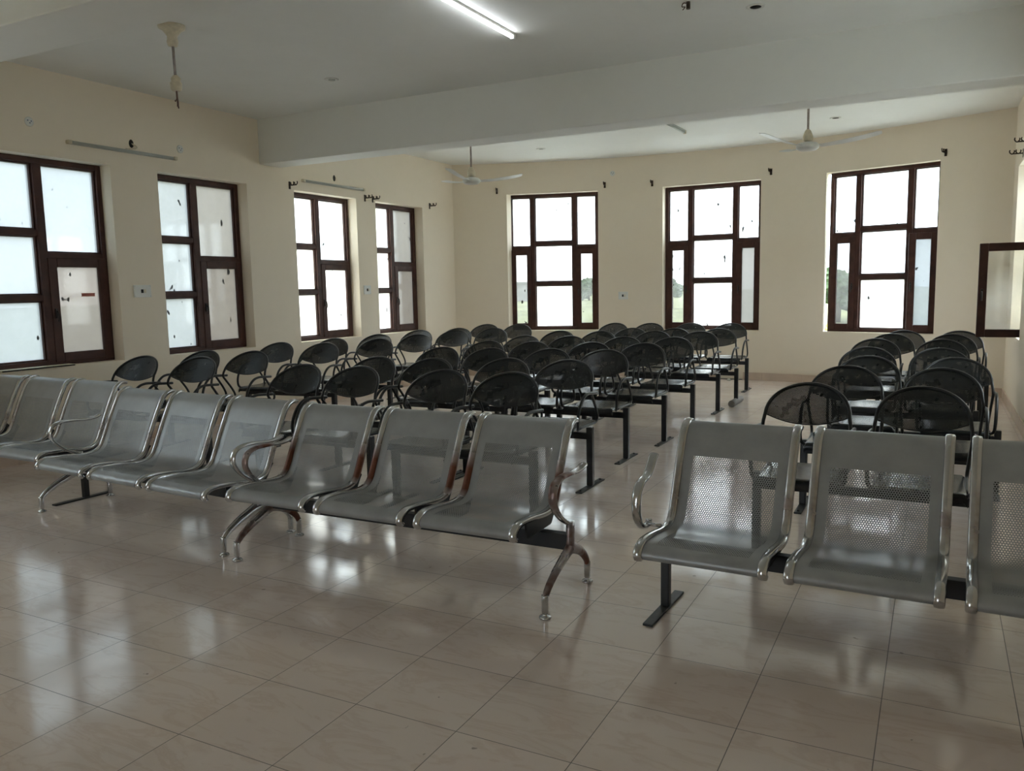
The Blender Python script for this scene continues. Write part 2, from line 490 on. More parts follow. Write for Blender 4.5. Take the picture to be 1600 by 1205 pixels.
# skirting tiles
m = MB()
xs = [XL + 0.012] + lin(-5.2, -0.86, 10) ; xs2 = [-0.42, -0.1] + lin(0.55, XR - 0.012, 7)
for seq in (xs, xs2):
    for a, b in zip(seq[:-1], seq[1:]):
        a += 0.0015; b -= 0.0015
        q = [(a, yb(a) - 0.014), (b, yb(b) - 0.014), (b, yb(b) + 0.004), (a, yb(a) + 0.004)]
        m.add([(x, y, 0.0) for x, y in q] + [(x, y, 0.125) for x, y in q], [(4, 5, 6, 7), (0, 1, 5, 4), (1, 2, 6, 5), (2, 3, 7, 6), (3, 0, 4, 7)])
tag(m.build('baseboard_back', M['skirting']), 'pinkish tile skirting along the bowed end wall, one tile missing', 'baseboard', kind='structure')
m = MB()
y = YB + 0.1
while y < YCL - 0.05:
    m.box(XL - 0.003, XL + 0.014, y + 0.0015, min(y + 0.4557, YCL - 0.02), 0, 0.125); y += 0.4572
tag(m.build('baseboard_left', M['skirting']), 'pinkish tile skirting below the frosted side windows', 'baseboard', kind='structure')
m = MB(); y = YB + 0.1
while y < YCR - 0.05:
    m.box(XR - 0.014, XR + 0.003, y + 0.0015, min(y + 0.4557, YCR - 0.02), 0, 0.125); y += 0.4572
tag(m.build('baseboard_right', M['skirting']), 'pinkish tile skirting on the wall with the open casement', 'baseboard', kind='structure')
m = MB()
for a, b in zip(lin(-0.855, -0.425, 4)[:-1], lin(-0.855, -0.425, 4)[1:]):
    q = [(a, yb(a) - 0.05), (b, yb(b) - 0.05), (b, yb(b)), (a, yb(a))]
    m.add([(x, y, 0.0) for x, y in q] + [(x, y, 0.006) for x, y in q], [(4, 5, 6, 7), (0, 1, 5, 4), (1, 2, 6, 5), (2, 3, 7, 6), (3, 0, 4, 7)])
tag(m.build('trim_1', M['dark']), 'dark gap at the floor where a skirting tile is missing', 'trim', kind='structure')

# ------------------------------------------------------------------ windows
BAR = 0.055
def bar(mb, u0, u1, z0, z1, d0, d1, bev=0.006):
    mb.box(u0, u1, d0, d1, z0, z1, bev)

def window(idx, loc, rz, W, z0, z1, kind, label, panes):
    """local x along the wall, local +y points outwards; frame sits between y=RV and RV+.07"""
    n = empty('window_%d' % idx, loc, rz)
    tag(n, label, 'window', kind='structure')
    H = z1 - z0
    f0, f1 = RV, RV + 0.075
    fr = MB(); e = 0.055
    bar(fr, 0, e, z0, z1, f0, f1); bar(fr, W - e, W, z0, z1, f0, f1)
    bar(fr, e, W - e, z1 - e, z1, f0, f1); bar(fr, e, W - e, z0, z0 + e, f0, f1)
    # inner stop bead, one step back
    s0, s1 = f0 + 0.035, f1 + 0.02
    fr.build('window_frame', M['brown'], n)
    def pane(mt, u0, u1, za, zb, parent=n, nm='pane', d=None):
        d = d if d is not None else f0 + 0.055
        MB().box(u0, u1, d, d + 0.005, za, zb).build(nm, M[mt], parent)
    def bead(mb, u0, u1, za, zb):
        t = 0.016
        bar(mb, u0, u0 + t, za, zb, f0 + 0.028, f1 + .012, 0.003); bar(mb, u1 - t, u1, za, zb, f0 + 0.028, f1 + .012, 0.003)
        bar(mb, u0 + t, u1 - t, zb - t, zb, f0 + 0.028, f1 + .012, 0.003); bar(mb, u0 + t, u1 - t, za, za + t, f0 + 0.028, f1 + .012, 0.003)
    def casement(u0, u1, za, zb, hinge, angle=0.0, mt='dusty', catch=True, bw=0.085):
        hx = u0 if hinge == 'l' else u1
        c = empty('casement', (hx, f0 - 0.012, 0), R(angle), n)
        a, b_ = u0 - hx, u1 - hx
        mb = MB()
        bar(mb, a, a + bw, za, zb, 0, 0.05, 0.008); bar(mb, b_ - bw, b_, za, zb, 0, 0.05, 0.008)
        bar(mb, a + bw, b_ - bw, zb - bw, zb, 0, 0.05, 0.008); bar(mb, a + bw, b_ - bw, za, za + bw, 0, 0.05, 0.008)
        mb.build('sash_frame', M['brown'], c)
        MB().box(a + bw - 0.01, b_ - bw + 0.01, 0.028, 0.033, za + bw - 0.01, zb - bw + 0.01).build('sash_pane', M[mt], c)
        if catch:
            cx = b_ - bw * 0.45 if hinge == 'l' else a + bw * 0.45
            zc = za + (zb - za) * 0.47
            hb = MB().box(cx - 0.012, cx + 0.012, -0.012, 0.004, zc - 0.05, zc + 0.05, 0.004)
            hb.tube(catmull([(cx, -0.006, zc + 0.02), (cx, -0.035, zc + 0.01), (cx, -0.04, zc - 0.05), (cx, -0.03, zc - 0.08)], 4), 0.008, 6)
            hb.build('handle', M['handle'], c)
        return c
    if kind == 'two':       # mullion, three stacked panes, one tall pane over a casement
        mu = panes.get('mull', 0.635); flip = panes.get('flip', False)
        fx = (lambda u: W - u) if flip else (lambda u: u)
        X = lambda a, b_: (min(fx(a), fx(b_)), max(fx(a), fx(b_)))
        k = MB(); bar(k, *X(mu - 0.045, mu + 0.045), z0 + e, z1 - e, f0 - 0.004, f1); k.build('mullion', M['brown'], n)
        za, zb = z0 + e, z1 - e
        t1, t2 = z0 + H * 0.333, z0 + H * 0.645
        for t in (t1, t2):
            k = MB(); bar(k, *X(e, mu - 0.045), t - 0.03, t + 0.03, f0, f1); k.build('transom', M['brown'], n)
        tr = z0 + H * 0.535
        k = MB(); bar(k, *X(mu + 0.045, W - e), tr - 0.035, tr + 0.035, f0, f1); k.build('transom', M['brown'], n)
        bd = MB()
        for (p, q) in ((za, t1 - 0.03), (t1 + 0.03, t2 - 0.03), (t2 + 0.03, zb)): bead(bd, *X(e, mu - 0.045), p, q)
        bead(bd, *X(mu + 0.045, W - e), tr + 0.035, zb)
        bd.build('glazing_bead', M['brown'], n)
        for (p, q), mt in zip(((za, t1 - 0.03), (t1 + 0.03, t2 - 0.03), (t2 + 0.03, zb)), panes['stack']): pane(mt, *X(e, mu - 0.045), p, q)
        pane(panes['tall'], *X(mu + 0.045, W - e), tr + 0.035, zb)
        a, b_ = X(mu + 0.03, W - 0.025)
        casement(a, b_, z0 + 0.03, tr - 0.015, 'l' if flip else 'r', panes.get('open', 0), panes['cas'], True, panes.get('bw', 0.09))
    else:                    # three columns
        m1, m2 = W * 0.268, W * 0.732
        za, zb = z0 + e, z1 - e
        for u in (m1, m2):
            k = MB(); bar(k, u - 0.04, u + 0.04, za, zb, f0 - 0.004, f1); k.build('mullion', M['brown'], n)
        t1, t2 = z0 + H * 0.345, z0 + H * 0.64
        for t in (t1, t2):
            k = MB(); bar(k, m1 + 0.04, m2 - 0.04, t - 0.035, t + 0.035, f0, f1); k.build('transom', M['brown'], n)
        tr = z0 + H * 0.605
        bd = MB()
        for u0, u1 in ((e, m1 - 0.04), (m2 + 0.04, W - e)):
            k = MB(); bar(k, u0, u1, tr - 0.04, tr + 0.04, f0, f1); k.build('transom', M['brown'], n)
            bead(bd, u0, u1, tr + 0.04, zb); pane(panes['side'], u0, u1, tr + 0.04, zb)
        for (p, q), mt in zip(((za, t1 - 0.035), (t1 + 0.035, t2 - 0.035), (t2 + 0.035, zb)), panes['stack']):
            bead(bd, m1 + 0.04, m2 - 0.04, p, q); pane(mt, m1 + 0.04, m2 - 0.04, p, q)
        bd.build('glazing_bead', M['brown'], n)
        casement(0.03, m1 - 0.02, z0 + 0.03, tr - 0.02, 'l', 0, panes['casl'], True, 0.095)
        casement(m2 + 0.02, W - 0.03, z0 + 0.03, tr - 0.02, 'r', panes.get('open', 0), panes['casr'], True, 0.095)
    return n

# side wall, local x runs along +y, outwards is -x  -> rotate +90 deg
ldesc = ['brown framed frosted side window partly cut by the picture edge, red tape on its casement',
         'brown framed frosted side window between the two wall sockets, before the beam',
         'brown framed frosted side window under the small wall batten',
         'brown framed frosted side window next to the corner with the end wall',
         'unseen brown framed frosted side window added level with the viewer for daylight']
lp = [dict(stack=('sfrost', 'sfrost', 'sfrost'), tall='sfrost', cas='textured_dark', bw=0.095),
      dict(stack=('sfrost', 'sfrost', 'sfrost'), tall='textured', cas='textured_dark'),
      dict(stack=('milk', 'milk', 'frost'), tall='frost', cas='milk'),
      dict(stack=('milk', 'milk', 'frost'), tall='textured', cas='textured_dark'),
      dict(stack=('frost', 'frost', 'frost'), tall='frost', cas='frost')]
wi = 1
for (a, b), d, pp in zip(LW, ldesc, lp):
    w = window(wi, (XL, a, 0), R(90), b - a, ZBL, ZTL, 'two', d, pp)
    if wi == 1:
        MB().box(1.02, 1.17, RV + 0.012, RV + 0.018, 1.60, 1.635).build('red_tape', M['redtape'], w)
    wi += 1
bdesc = ['three-column brown window of the end wall nearest the frosted side wall',
         'three-column brown window in the middle of the end wall',
         'three-column brown window of the end wall beside the open casement, one sash ajar']
for (x0, x1), d, op in zip(BWX, bdesc, (0, 0, 14)):
    p0, p1 = Vector((x0, yb(x0), 0)), Vector((x1, yb(x1), 0)); dv = p1 - p0
    window(wi, p0, math.atan2(dv.y, dv.x), dv.length, ZBB, ZTB, 'three', d,
           dict(stack=('milk', 'frost', 'frost'), side='frost', casl='dusty', casr=('dusty', 'textured', 'sfrost')[wi - 6], open=op))
    wi += 1
rdesc = ['brown side window whose clear casement stands open at a right angle into the room',
         'unseen brown window added to the casement wall closer to the viewer']
for (a, b), d, k in zip(RW, rdesc, range(2)):
    # local x runs along -y, outwards is +x -> rotate -90 deg; local x=0 is the far jamb
    window(wi, (XR, b, 0), R(-90), b - a, ZBL, ZTL, 'two', d,
           dict(stack=('milk', 'milk', 'frost'), tall='frost', cas='sashglass' if k == 0 else 'frost', mull=0.71 if k == 0 else 0.635, open=90 if k == 0 else 0))
    wi += 1
# doorway added out of view behind the viewer as a daylight source
d = tag(empty('added_door_1', (RD[0][0], YB, 0)), 'added open doorway behind the viewer, letting in daylight', 'door', kind='structure')
MB().box(0, 0.07, -0.14, -0.04, 0, 2.3, 0.006).box(1.13, 1.2, -0.14, -0.04, 0, 2.3, 0.006).box(0.07, 1.13, -0.14, -0.04, 2.23, 2.3, 0.006).build('added_door_frame', M['brown'], d)

# ------------------------------------------------------------------ black two-seat benches
def black_seat_mesh():
    """seat pan with rolled front edge; local y: -.2 front .. .26 rear"""
    prof = catmull([(0, -0.205, 0.448), (0, -0.212, 0.470), (0, -0.205, 0.492), (0, -0.18, 0.502), (0, -0.08, 0.500), (0, 0.06, 0.496), (0, 0.18, 0.497), (0, 0.25, 0.503), (0, 0.262, 0.500), (0, 0.266, 0.485)], 3)
    L = [0.0]
    for a, b in zip(prof[:-1], prof[1:]): L.append(L[-1] + (b - a).length)
    us = [-0.245, -0.243, -0.238, -0.225, -0.12, 0.0, 0.12, 0.225, 0.238, 0.243, 0.245]
    def fn(u, j):
        p = prof[j]
        t = max(0.0, abs(u) - 0.225) / 0.02
        return (u, p.y, p.z - 0.020 * t * t)
    return MB().grid(fn, us, range(len(prof)), lambda u, j: (u, L[j]), 0.004)

def back_y(x, z):
    return 0.335 - (0.985 - z) * 0.80 - 0.045 * (x / 0.26) ** 2

def back_outline(n=24):
    top = []
    for k in range(n + 1):
        a = math.pi * (1 - k / n)
        x = 0.258 * math.cos(a); z = 0.815 + 0.17 * math.sin(a) ** 0.92
        top.append((x, z))
    return top

def black_back_mesh():
    us = lin(-1, 1, 25); vs = lin(0, 1, 9)
    def pt(u, v):
        a = math.pi * (1 - (u + 1) / 2)
        x = 0.252 * u
        s = math.sqrt(max(0.0, 1 - u * u))
        zt = 0.812 + 0.172 * s ** 0.92
        zb = 0.812 - 0.052 * (1 - u * u)
        z = zb + (zt - zb) * v
        return x, z
    def fn(u, v):
        x, z = pt(u, v)
        return (x, back_y(x, z), z)
    return MB().grid(fn, us, vs, lambda u, v: pt(u, v), 0.003)

def black_frame_mesh():
    pts = []
    side = [(0.240, -0.10, 0.478), (0.244, 0.10, 0.480), (0.248, 0.22, 0.482), (0.252, 0.268, 0.492), (0.256, 0.280, 0.53), (0.261, 0.240, 0.60), (0.266, 0.165, 0.69), (0.268, 0.130, 0.735), (0.265, 0.135, 0.775)]
    left = catmull([(-x, y, z) for x, y, z in side], 3)
    right = catmull(list(reversed(side)), 3)
    arc = [Vector((x, back_y(x, z), z)) for x, z in back_outline(22)]
    p = left + arc + right
    m = MB().tube(p, 0.0115, 7)
    # thin lower edge of the back
    low = [Vector((x, back_y(x, z), z)) for x, z in [(0.25 * u, 0.812 - 0.052 * (1 - u * u)) for u in lin(-1, 1, 15)]]
    m.tube(low, 0.0045, 5)
    return m

def black_arm_mesh(s):
    pts = [(0.252, -0.13, 0.478), (0.268, -0.165, 0.500), (0.274, -0.178, 0.545), (0.277, -0.168, 0.61), (0.280, -0.125, 0.685), (0.282, -0.06, 0.735), (0.284, 0.01, 0.752), (0.285, 0.08, 0.750), (0.284, 0.15, 0.744), (0.283, 0.205, 0.740)]
    return MB().tube(catmull([(s * x, y, z) for x, y, z in pts], 4), 0.0125, 8)

MESH = {}
def share(key, mbf, name, mt):
    if key not in MESH:
        o = mbf().build(name, mt); MESH[key] = o.data
        bpy.data.objects.remove(o)
    return MESH[key]

def part(name, key, parent, mbf, mt, loc=None, sx=1.0):
    me = share(key, mbf, name, mt)
    o = bpy.data.objects.new(name, me)
    if loc: o.location = loc
    return link(o, parent)

def black_leg_mb():
    return MB().box(-0.026, 0.026, -0.026, 0.026, 0.012, 0.487, 0.008)
def tbar_mb():
    return MB().box(-0.027, 0.027, -0.25, 0.25, 0.0, 0.012, 0.003).lathe([(0.010, 0), (0.010, 0.008), (0.006, 0.012)], (0, -0.21, 0.010), 8).lathe([(0.010, 0), (0.010, 0.008), (0.006, 0.012)], (0, 0.21, 0.010), 8)
def round_foot_mb():
    m = MB()
    a = [Vector((0, -0.27, 0.045)), Vector((0, 0.27, 0.045))]
    return m.tube(a, 0.045, 14)
def bracket_mb():
    return MB().box(-0.10, 0.10, -0.06, 0.10, 0.438, 0.452, 0.003).box(-0.10, -0.09, -0.16, 0.22, 0.45, 0.492, 0.003).box(0.09, 0.10, -0.16, 0.22, 0.45, 0.492, 0.003)

def black_bench(x, y, rz, xs, label, foot='bar'):
    """x, y: middle of the bench at its leg line; xs: local x of the seats"""
    root = tag(empty('perforated_bench', (x, y, 0), rz), label, 'bench', 'black perforated metal benches')
    w0, w1 = min(xs) - 0.275, max(xs) + 0.31
    MB().box(w0, w1, -0.026, 0.026, 0.388, 0.438, 0.006).build('beam', M['blackmatt'], root)
    for s in (w0 + 0.005, w1 - 0.005):
        lg = part('leg', 'bleg', root, black_leg_mb, M['black'], (s, 0, 0))
        if foot == 'bar': part('foot_bar', 'tbar', lg, tbar_mb, M['foot'])
        else: part('foot_tube', 'rfoot', lg, round_foot_mb, M['pipe'])
    for sx in xs:
        part('seat', 'bseat', root, black_seat_mesh, M['seatperf'], (sx, 0, 0))
        part('seat_bracket', 'bbrk', root, bracket_mb, M['blackmatt'], (sx, 0, 0))
        part('backrest', 'bback', root, black_back_mesh, M['blackperf'], (sx, 0, 0))
        part('back_frame', 'bframe', root, black_frame_mesh, M['black'], (sx, 0, 0))
        part('armrest', 'barm-', root, lambda: black_arm_mesh(-1), M['black'], (sx, 0, 0))
        part('armrest', 'barm+', root, lambda: black_arm_mesh(1), M['black'], (sx, 0, 0))
    return root

DY = 0.335   # back top behind the leg line
ordn = ['first', 'second', 'third', 'fourth', 'fifth', 'sixth', 'seventh', 'eighth']
def rows(lst, text, last=None, sx=1.0, rz=0.0):
    for k, (xa, xb, yy) in enumerate(lst):
        c = (xa + xb) / 2; h = max(0.292, min(0.37, (xb - xa) / 2)) / sx
        lab = text % ordn[k]
        if k == len(lst) - 1 and last: lab = last
        b_ = black_bench(c + DY * math.sin(rz), yy - DY * math.cos(rz), rz, (-h, h), lab)
        b_.scale = (sx, 1, 1)

rows([(-4.67, -3.95, 3.70), (-4.60, -3.97, 4.42), (-4.70, -4.06, 5.66), (-4.53, -3.87, 6.48), (-4.50, -3.88, 7.38), (-4.50, -3.90, 8.40), (-4.16, -3.57, 8.98), (-4.32, -3.78, 10.20)],
     'black two-seat bench beside the frosted window wall, %s row behind the silver benches',
     'black two-seat perforated bench in the corner between the frosted windows and the end wall', rz=R(6))
rows([(-2.33, -1.74, 3.40), (-2.17, -1.56, 4.22), (-2.22, -1.64, 5.42), (-2.21, -1.63, 6.40), (-2.23, -1.61, 7.40), (-2.23, -1.63, 8.50)],
     'black two-seat bench, inner column of the middle block, %s row behind silver benches')
rows([(-0.89, -0.33, 3.36), (-0.895, -0.315, 4.39), (-0.985, -0.395, 5.48), (-0.92, -0.32, 6.42), (-0.90, -0.29, 7.40), (-0.90, -0.29, 8.60)],
     'black two-seat bench, aisle column of the middle block, %s row behind silver benches')
black_bench(-0.83, 9.28 - DY, 0, (-0.62, 0.0, 0.62), 'black three-seat perforated bench on round tube feet near the end wall', 'tube')
black_bench(-1.95, 10.74 - DY, 0, (-0.30, 0.30), 'black two-seat perforated bench against the end wall between its first two windows')
black_bench(-0.69, 10.78 - DY, 0, (-0.31, 0.31), 'black two-seat perforated bench against the end wall under the middle window')
rows([(1.75, 2.37, 3.33), (1.86, 2.47, 4.47), (1.94, 2.57, 5.35), (1.87, 2.46, 6.32), (1.86, 2.48, 7.52), (1.97, 2.58, 8.42), (2.07, 2.67, 9.10)],
     'black two-seat bench beside the open casement wall, %s row behind the silver bench', sx=0.93)

# ------------------------------------------------------------------ silver three-seat benches
PROF = catmull([(0, -0.312, 0.338), (0, -0.326, 0.356), (0, -0.318, 0.380), (0, -0.290, 0.398), (0, -0.24, 0.408), (0, -0.12, 0.402), (0, 0.0, 0.388), (0, 0.075, 0.386), (0, 0.130, 0.397), (0, 0.168, 0.425),
                (0, 0.196, 0.475), (0, 0.238, 0.57), (0, 0.290, 0.685), (0, 0.338, 0.780), (0, 0.368, 0.825), (0, 0.402, 0.853), (0, 0.440, 0.863), (0, 0.468, 0.858)], 4)
BASE = PROF
def variant(fr, tr):
    global PROF
    PROF = []
    for p in BASE:
        t = max(0.0, min(1.0, (p.z - 0.43) / 0.43))
        PROF.append(Vector((0, p.y, p.z + fr * (1 - t) + tr * t)))
PL = [0.0]
for a, b in zip(PROF[:-1], PROF[1:]): PL.append(PL[-1] + (b - a).length)

def silver_shell():
    us = [-0.272, -0.2, -0.1, 0, 0.1, 0.2, 0.272]
    return MB().grid(lambda u, j: (u, PROF[j].y, PROF[j].z), us, range(len(PROF)), lambda u, j: (u, PL[j]), 0.003)

def silver_rail(s):
    """flat bar with rounded edges that follows the seat's profile"""
    m = MB()
    w, t = 0.0215, 0.011
    sec = [(-w, -t), (-w * 1.0, t * 0.3), (-w * 0.8, t), (0, t * 1.25), (w * 0.8, t), (w * 1.0, t * 0.3), (w, -t), (0, -t * 1.4)]
    n = len(PROF); k = len(sec)
    vs = []; uv = []
    for i in range(n):
        tg = (PROF[min(i + 1, n - 1)] - PROF[max(i - 1, 0)]).normalized()
        nr = Vector((0, -tg.z, tg.y))
        for a, b in sec:
            vs.append(PROF[i] + Vector((s * 0.281 + a, 0, 0)) + nr * b); uv.append((a, PL[i] / PL[-1]))
    fs = [(i * k + j, i * k + (j + 1) % k, (i + 1) * k + (j + 1) % k, (i + 1) * k + j) for i in range(n - 1) for j in range(k)]
    m.add(vs, [tuple(reversed(f)) for f in fs], uv, True)
    m.add(vs[:k], [tuple(range(k))], uv[:k]); m.add(vs[-k:], [tuple(reversed(range(k)))], uv[-k:])
    return m

def silver_bracket(s):
    """black shaped plates that carry the shell on the beam"""
    m = MB()
    up = [p for p in PROF if -0.16 < p.y < 0.215 and p.z < 0.58]
    n = len(up)
    if True:
        x0, x1 = s * 0.262 - 0.006, s * 0.262 + 0.006
        lo = []
        for i, p in enumerate(up):
            t = i / (n - 1)
            yy = p.y + 0.030 * max(0, t - 0.55) / 0.45
            zz = min(p.z - 0.012, 0.335 + 0.13 * max(0.0, t - 0.62) / 0.38)
            lo.append((yy, zz))
        vs = []
        for (p, (ly, lz)) in zip(up, lo):
            a = (p.y + (0.006 if p.z > 0.44 else 0), p.z - 0.010)
            vs += [(x0, a[0], a[1]), (x1, a[0], a[1]), (x0, ly + 0.012, lz), (x1, ly + 0.012, lz)]
        fs = []
        for i in range(n - 1):
            b = i * 4; c = b + 4
            fs += [(b, b + 1, c + 1, c), (b + 2, c + 2, c + 3, b + 3), (b, c, c + 2, b + 2), (b + 1, b + 3, c + 3, c + 1)]
        fs += [(0, 2, 3, 1), (4 * n - 4, 4 * n - 3, 4 * n - 1, 4 * n - 2)]
        m.add(vs, fs)
    return m

def cast_leg():
    m = MB()
    up = (1, 0, 0)
    f = catmull([(0, 0.035, 0.262), (0, -0.02, 0.245), (0, -0.08, 0.222), (0, -0.16, 0.190), (0, -0.23, 0.152), (0, -0.272, 0.118), (0, -0.287, 0.098)], 4)
    b = catmull([(0, 0.025, 0.262), (0, 0.08, 0.245), (0, 0.14, 0.218), (0, 0.20, 0.178), (0, 0.24, 0.138), (0, 0.257, 0.105)], 4)
    m.tube(f, lin(0.024, 0.015, len(f)), 10, ry=lin(0.034, 0.017, len(f)), up=up)
    m.tube(b, lin(0.024, 0.015, len(b)), 10, ry=lin(0.034, 0.017, len(b)), up=up)
    m.tube([(0, 0.030, 0.235), (0, 0.030, 0.30), (0, 0.032, 0.36), (0, 0.034, 0.405)], [0.022, 0.022, 0.023, 0.020], 10, ry=[0.036, 0.030, 0.030, 0.024], up=up)
    return m

def cast_arm():
    p = catmull([(0, 0.040, 0.385), (0, -0.02, 0.410), (0, -0.09, 0.452), (0, -0.155, 0.512), (0, -0.182, 0.572), (0, -0.160, 0.630), (0, -0.095, 0.655), (0, 0.0, 0.656), (0, 0.10, 0.648), (0, 0.17, 0.652), (0, 0.225, 0.668)], 5)
    n = len(p)
    r = [0.016 + 0.009 * min(1, i / (n * 0.35)) for i in range(n)]
    r[-1] *= 0.75
    return MB().tube(p, r, 12, ry=[0.0115] * n, up=(1, 0, 0))

def cast_foot(yy):
    return MB().lathe([(0.0165, 0.118), (0.0175, 0.108), (0.0165, 0.03), (0.0135, 0.024), (0.013, 0.016), (0.028, 0.012), (0.031, 0.006), (0.030, 0.0)][::-1], (0, yy, 0), 16)

def steel_tleg():
    return MB().box(-0.021, 0.021, -0.021, 0.021, 0.010, 0.30, 0.004)
def steel_tbar():
    return MB().box(-0.025, 0.025, -0.245, 0.235, 0.0, 0.012, 0.003)
def s_arm():
    p = catmull([(0, 0.055, 0.418), (0, 0.05, 0.398), (0, 0.0, 0.392), (0, -0.06, 0.412), (0, -0.105, 0.462), (0, -0.12, 0.53), (0, -0.105, 0.59), (0, -0.06, 0.628), (0, 0.0, 0.640), (0, 0.05, 0.660), (0, 0.10, 0.705), (0, 0.135, 0.735)], 5)
    n = len(p)
    m = MB().tube([(0, 0.03, 0.398), (0.075, 0.03, 0.398)], 0.009, 8)
    return m.tube(p, [0.016 + 0.008 * min(1, i / (n * 0.4)) for i in range(n)], 12, ry=[0.0115] * n, up=(1, 0, 0))

def silver_bench(x, y, rz, kind, label, rusty=False, arms=(), legs=(), pitch=0.685, dz=0.0, seats=3, fr=0.0, tr=0.0, off=0.0):
    variant(fr, tr)
    root = tag(empty('waiting_bench', (x, y, 0), rz), label, 'bench', 'silver three-seat waiting benches')
    W = pitch * seats
    k = '%.3f/%.3f' % (fr, tr) + ('r' if rusty else '')
    rail = M['rail_rusty'] if rusty else M['rail']; legm = M['leg_rusty'] if rusty else M['leg_chrome']
    MB().box(-1.03 if kind == 'cast' else -W / 2 + 0.02, 1.03 if kind == 'cast' else W / 2 - 0.02, 0.005, 0.060, 0.252 + dz, 0.335 + dz, 0.005).build('beam', M['blackmatt'], root)
    for i in range(seats):
        sx = (i - (seats - 1) / 2) * pitch + off
        st = part('seat', 'sshell' + k, root, silver_shell, M['silver'], (sx, 0, 0))
        part('side_rail', 'srail-' + k, st, lambda: silver_rail(-1), rail)
        part('side_rail', 'srail+' + k, st, lambda: silver_rail(1), rail)
        part('seat_bracket', 'sbr-' + k, st, lambda: silver_bracket(-1), M['blackmatt'])
        part('seat_bracket', 'sbr+' + k, st, lambda: silver_bracket(1), M['blackmatt'])
    for lx in legs:
        if kind == 'cast':
            lg = part('leg', 'cleg' + k, root, cast_leg, legm, (lx, 0, 0))
            part('foot', 'cff' + k, lg, lambda: cast_foot(-0.287), M['leg_chrome'])
            part('foot', 'cfb' + k, lg, lambda: cast_foot(0.257), M['leg_chrome'])
        else:
            lg = part('leg', 'tleg', root, steel_tleg, M['black'], (lx, 0.03, 0))
            part('foot_bar', 'tfoot', lg, steel_tbar, M['foot'], (0, -0.02, 0))
    for ax in arms:
        part('armrest', ('carm' if kind == 'cast' else 'sarm') + k, root, cast_arm if kind == 'cast' else s_arm, legm if kind == 'cast' else M['leg_chrome'], (ax, 0, 0 if kind == 'cast' else dz))
    return root

silver_bench(-0.255, 1.81, 0, 'cast', 'silver three-seat waiting bench with rusty rails and legs, ending at the aisle', True, arms=(-1.027, 1.03), legs=(-1.027, 1.03), pitch=0.672, fr=0.04, off=-0.075)
silver_bench(-2.44, 1.93, R(-4.6), 'cast', 'silver waiting bench on clean arched legs between the rusty bench and the window wall', False, arms=(-1.04, 1.035), legs=(-1.04, 1.035), pitch=0.672, off=-0.03)
silver_bench(-4.55, 2.14, R(-2.0), 'tee', 'silver waiting bench closest to the frosted window wall, on a black T leg', False, arms=(), legs=(0.98, -0.80), dz=0.02, fr=0.015, tr=0.025)
silver_bench(2.20, 1.84, R(-2.0), 'tee', 'silver waiting bench across the aisle with a wavy chrome armrest and black T leg', False, arms=(-1.035,), legs=(-0.935, 0.70), dz=0.02, pitch=0.67, fr=0.015, tr=0.025)

# ------------------------------------------------------------------ fans
def fan_blade_mb(Rr):
    def fn(u, v):
        r = 0.12 + (Rr - 0.12) * u
        w = (0.040 + 0.016 * min(1, u * 2.2)) * (1 - max(0, u - 0.93) * 5.0)
        t = (v - 0.5) * 2 * w
        return (r, t, 0.045 * u * u + 0.03 * u - t * 0.20)
    m = MB().grid(fn, lin(0, 1, 14), lin(0, 1, 5), None, 0.004)
    m.box(0.07, 0.16, -0.02, 0.02, 0.0, 0.012, 0.003)
    return m

def canopy_mb():
    return MB().lathe([(0.012, -0.085), (0.030, -0.080), (0.034, -0.045), (0.050, -0.030), (0.062, -0.018), (0.064, 0.0)], (0, 0, 0), 20)

def full_fan(x, y, zh, Rr, az, label):
    root = tag(empty('ceiling_fan', (x, y, ZC)), label, 'fan', 'three-blade ceiling fans')
    canopy_mb().build('canopy', M['fan'], root)
    L = ZC - zh
    MB().tube([(0, 0, -0.06), (0, 0, -L + 0.10)], 0.012, 10).build('down_rod', M['rod'], root)
    MB().lathe([(0.030, -L + 0.05), (0.052, -L + 0.06), (0.050, -L + 0.10), (0.030, -L + 0.155), (0.016, -L + 0.17)], (0, 0, 0), 18).build('lower_canopy', M['ivory'], root)
    mo = MB().lathe([(0.03, -L - 0.045), (0.085, -L - 0.040), (0.112, -L - 0.02), (0.116, -L + 0.005), (0.095, -L + 0.03), (0.03, -L + 0.045)], (0, 0, 0), 28).build('motor', M['fan'], root)
    for k in range(3):
        b = fan_blade_mb(Rr).build('blade', M['fan'], root)
        b.location = (0, 0, -L); b.rotation_euler = (0, 0, R(az + 120 * k))
    return root
full_fan(-2.87, 7.2, 2.955, 0.65, 35, 'white three-blade ceiling fan hanging near the frosted window wall')
full_fan(1.164, 7.2, 3.0, 0.70, 0, 'white three-blade ceiling fan hanging over the aisle before the third end window')

